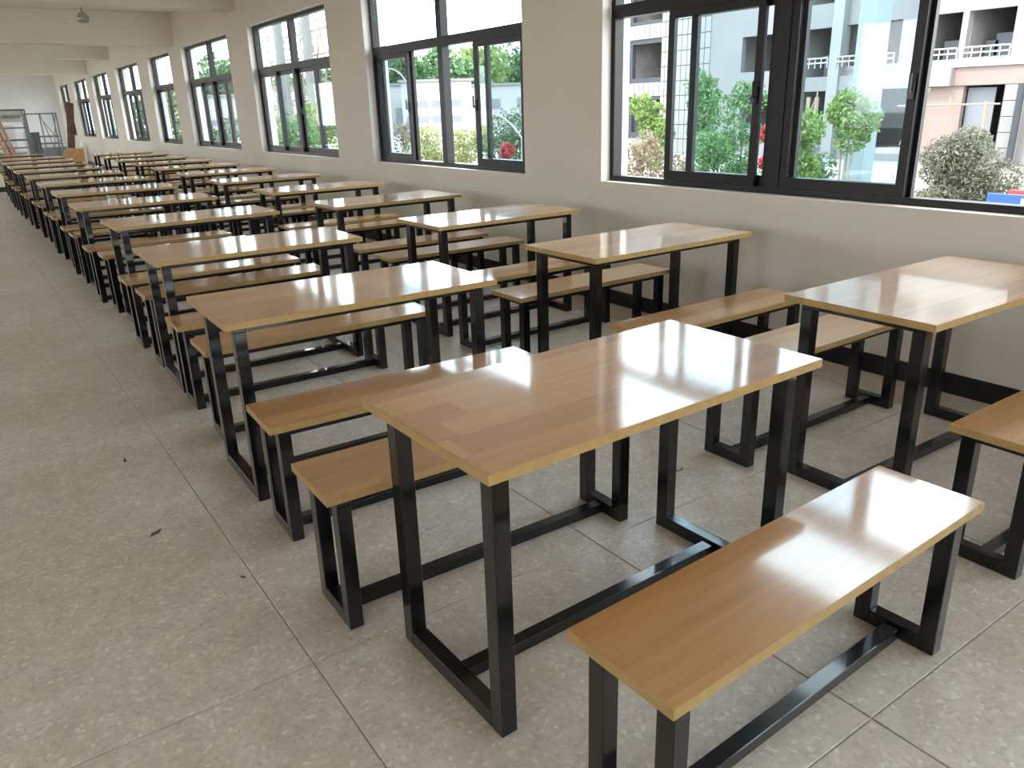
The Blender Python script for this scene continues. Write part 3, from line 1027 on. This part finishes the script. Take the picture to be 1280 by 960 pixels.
# red flowers
def flowers(u, v, x, r, label, n=260):
    p = pix(u, v, x)
    plant('flower_clump', (x, p.y, GZ), [([(0, 0, 0), (0.02, 0, (p.z - GZ) * .5), (0, 0, p.z - GZ)], .012)],
          [(0, 0, p.z - GZ, r), (0, r * .5, p.z - GZ - r * .4, r * .7)], n, .05, RED, BARK, label, 'flowers', None, .7)
flowers(962, 166, 11.0, .13, 'upper clump of red flowers beside centre bar of nearest window')
flowers(957, 203, 10.2, .09, 'lower clump of red flowers beside centre bar of nearest window')
flowers(634, 188, 12.0, .20, 'clump of red flowers at right edge of the second window', 420)

# planting outside the second window
yard('shrub', 515, 557, 165, 215, 10.6, 9, .42, 3800, .05, YEL, 'yellow-green shrub with brown tips outside second window, left of bar', 'shrub', 3)
yard('shrub', 558, 606, 168, 215, 12.9, 9, .42, 3800, .05, YEL, 'yellow-green shrub outside second window, right of bar', 'shrub', 3)
yard('shrub', 606, 652, 145, 215, 12.5, 10, .45, 3400, .05, GRN3, 'dark green shrub behind the tinted right sash of second window', 'shrub', 3)
yard('shrub', 494, 516, 160, 215, 12.0, 5, .40, 1500, .05, BRN, 'brownish shrub behind the tinted left sash of second window', 'shrub', 2)
# white arched pipes
PIPE = mat('white pipe', (0.20, 0.20, 0.20), 0.5)
for (ua, va, ub, vb, x, lab) in ((484, 86, 514, 112, 14.0, 'white curved lamp arm outside left sash of second window'),
                                 (610, 142, 652, 172, 11.0, 'white curved pipe arching over the dark shrub outside second window')):
    a, b_ = pix(ua, va, x), pix(ub, vb, x)
    bm = bmesh.new()
    tube(bm, [(x, a.y + (b_.y - a.y) * s, a.z + (b_.z - a.z) * s ** 2.2) for s in [q / 10 for q in range(11)]] + [(x, b_.y - .12, GZ)], .022, 8)
    tag(obj('curved_pipe', bm, PIPE), lab, 'pipe')

# poles outside the third window, with bare vines between them
POLE = mat('pole concrete', (0.13, 0.134, 0.132), 0.8, noise=0.08, nscale=4)
for k, (u, v, x) in enumerate(((360, 150, 8.5), (391, 120, 8.5), (357, 120, 9.2))):
    if k == 2:
        continue
    p = pix(u, v, x)
    t = link('utility_pole', None, None, (x, p.y, GZ))
    tag(t, ('pale round pole seen left of the middle bar of the third window', 'pale round pole seen right of middle bar of the third window')[k], 'pole')
    bm = bmesh.new()
    tube(bm, [(0, 0, 1.9), (0, 0, 7.5)], [.15, .12], 12)
    obj('shaft', bm, POLE, t)
    bm = bmesh.new()
    tube(bm, [(0, 0, 0), (0, 0, 1.9)], [.17, .15], 12)
    obj('painted_base', bm, WHT, t)
pp = pix(375, 60, 10.1)
vn = link('bare_vine', None, None, (10.1, pp.y, GZ))
tag(vn, 'bare climbing vine twigs in front of the poles at third window', 'vine')
random.seed(21)
bmv = bmesh.new()
for q in range(26):
    y = random.uniform(-3.6, 3.0)
    pts = []
    z = random.uniform(1.5, 3.0)
    xx = random.uniform(-.5, .5)
    for s in range(7):
        pts.append((xx + random.uniform(-.12, .12), y + random.uniform(-.22, .22), z))
        z += random.uniform(.35, .75)
    tube(bmv, pts, [.034] * 3 + [.024] * 4, 5)
    for s in range(1, 6):
        for _ in range(2):
            e = Vector(pts[s]) + Vector((random.uniform(-.4, .4), random.uniform(-.6, .6), random.uniform(-.2, .5)))
            tube(bmv, [pts[s], (Vector(pts[s]) + e) / 2 + Vector((0, 0, .06)), e], [.018, .014, .009], 4)
tw_ = obj('twigs', bmv, BARK, vn)
tw_['kind'] = 'stuff'
bm = bmesh.new()
for z in (3.3, 4.6, 5.3):
    tube(bm, [(0.1, -3.2, z), (0.1, 0, z - .05), (0.1, 3.2, z)], .03, 5)
obj('wire', bm, BARK, vn)
yard('shrub', 400, 426, 140, 215, 8.0, 7, .42, 2200, .06, GRN1, 'green shrub at the right edge of the third window', 'shrub', 2)
yard('shrub', 366, 402, 160, 215, 6.5, 7, .40, 1800, .06, GRN2, 'low green shrub right of middle bar of the third window', 'shrub', 2)
yard('shrub', 330, 348, 130, 215, 8.6, 6, .36, 1500, .06, GRN1, 'leafy shrub behind the left sash of the third window', 'shrub', 2)
yard('shrub', 266, 300, 160, 205, 7.5, 6, .5, 1200, .08, GRN3, 'dark shrub low outside the fourth window', 'shrub', 2)
yard('shrub', 175, 192, 130, 200, 7.0, 8, .7, 1500, .12, GRN1, 'light green shrub at the right edge of the sixth window', 'shrub', 2)
yard('shrub', 216, 232, 110, 200, 7.0, 7, .5, 1300, .09, GRN1, 'green shrub at right edge of the narrow fifth window', 'shrub', 2)

# distant white buildings
def far_block(name, u, v, dist, width, depth, rows_, label, band=False, shift=0.0):
    d = f_ + r2 * ((u - 640) / FPX) - u2 * ((v - 480) / FPX)
    h = Vector((d.x, d.y, 0))
    p = EYE + d * (dist / h.length)
    ang = math.atan2(d.y, d.x)
    t = link(name, None, None, (p.x, p.y, GZ))
    t.rotation_euler = (0, 0, ang)      # local X points away from the eye, Y to the left
    H = p.z - GZ
    tag(t, label, 'building')
    box('walls', (0, depth, -width / 2, width / 2, 0, H), FARWH, t)
    box('roof_slab', (-.3, depth + .3, -width / 2 - .3, width / 2 + .3, H, H + .25), CONC, t)
    for (y0, y1, z0, z1) in rows_:
        w = box('window_strip', (-.02, .12, y0, y1, z0, z1), GREYP, t)
        nn = max(1, int((y1 - y0) / 1.2))
        for q in range(1, nn):
            yy = y0 + (y1 - y0) * q / nn
            box('window_bar', (-.06, -.02, yy - .05, yy + .05, z0, z1), WHITE, w)
    if band:
        box('shade_band', (-.05, 0, -width / 2, width / 2, 1.6, 2.6), GREYP, t)
    return t
far_block('white_building', 545, 102, 90, 7.6, 10, [(1.0, 3.4, 3.0, 3.7), (-2.6, .6, 3.0, 3.7), (1.0, 3.4, 1.4, 2.1), (-2.6, .6, 1.4, 2.1)],
          'low white building with four window strips far outside the second window')
far_block('white_building', 617, 107, 105, 9.2, 10, [(-.8, 1.2, 2.6, 3.8), (-4.0, -2.9, 2.6, 3.9)], 'white building with two square windows right of the window-strip building')
far_block('white_building', 495, 107, 106, 5.6, 10, [(-1.8, 0.3, 1.2, 3.1)], 'white building with dark doorway left of the window-strip building')
far_block('white_building', 372, 110, 95, 12.0, 10, [(-5.4, 5.4, 1.9, 2.7)], 'white building with long grey band outside the third window')
far_block('white_building', 270, 121, 110, 8.6, 10, [(-3.6, 3.6, 1.6, 2.3)], 'white building with long grey band outside the fourth window')

# wooded hillside behind the white buildings: separate trees
TR1 = leaf_mat('distant yellow green', (0.085, 0.145, 0.035), (0.180, 0.249, 0.080))
TR2 = leaf_mat('distant deep green', (0.035, 0.085, 0.035), (0.080, 0.159, 0.060))
names_ = 0
HILL = ((498, 66, 124, 4.8, TR2, 'deep green hillside tree far outside the left sash of second window'),
        (535, 64, 154, 6.6, TR2, 'deep green hillside tree left of the middle bar of second window'),
        (570, 74, 122, 4.6, TR2, 'lower deep green hillside tree behind the middle bar of second window'),
        (603, 57, 136, 6.2, TR1, 'pale green hillside tree right of the middle bar of second window'),
        (641, 60, 156, 7.2, TR2, 'deep green hillside tree behind the tinted right sash of second window'),
        (418, 84, 140, 5.8, TR2, 'deep green hillside tree at the right edge of the third window'),
        (372, 96, 164, 6.4, TR2, 'deep green hillside tree behind the poles at the third window'),
        (328, 98, 186, 7.0, TR2, 'deep green hillside tree at the left edge of the third window'),
        (282, 70, 130, 6.6, TR2, 'tall deep green hillside tree outside the fourth window'))
for k, (u, v, dist, r, m, lab) in enumerate(HILL):
    d = f_ + r2 * ((u - 640) / FPX) - u2 * ((v - 480) / FPX)
    p = EYE + d * (dist / math.hypot(d.x, d.y))
    h = p.z - GZ
    cl = [(random.uniform(-.5, .5) * r, random.uniform(-.5, .5) * r, h - r * .3 - random.uniform(0, .5) * r - (0 if q else -r * .1), r * random.uniform(.4, .6)) for q in range(8)]
    cl += [(random.uniform(-.6, .6) * r, random.uniform(-.6, .6) * r, max(r * .5, h * random.uniform(.15, .6)), r * .55) for q in range(6)]
    plant('hillside_tree', (p.x, p.y, GZ), [([(0, 0, 0), (0, 0, h * .5), (0, 0, h * .8)], .35)], cl, 3200, .42, m, BARK,
          lab,
          'tree', 'trees on the far hillside', .8)

# blue sheet and red cloth low at the right of the nearest window
BLUE = mat('blue tarpaulin', (0.008, 0.05, 0.22), 0.6)
p0 = pix(1262, 249, 9.0)
o = box('blue_sign', (-.02, .02, -.24, .24, 0, 1.72), BLUE, None, 0.004, (9.0, p0.y - .02, GZ))
o.scale = (1, 1, (p0.z + .05 - GZ) / 1.72)
box('white_patch', (-.028, -.02, -.20, -.10, 1.62, 1.69), RAILM, o)
tag(o, 'blue board low outside nearest window beside the round bush', 'board')
RCL = mat('red canvas', (0.25, 0.03, 0.03), 0.8)
p1 = pix(1278, 238, 9.6)
o = box('red_sign', (-.03, .03, -.13, .13, 0, p1.z - GZ), RCL, None, 0.004, (9.6, p1.y, GZ))
tag(o, 'red board behind the blue one, at the right edge', 'board')
p2 = pix(333, 97, 8.6)
o = box('red_banner', (-.02, .02, -.22, .22, -.16, .16), RCL, None, 0.004, (9.0, p2.y + .9, p2.z + .05))
bm = bmesh.new()
tube(bm, [(0, .25, -.2 - (p2.z + .05 - GZ) + .2), (0, .25, .25)], .03, 8)
obj('post', bm, PIPE, o)
tag(o, 'small red banner on a post outside left pane of third window', 'banner')
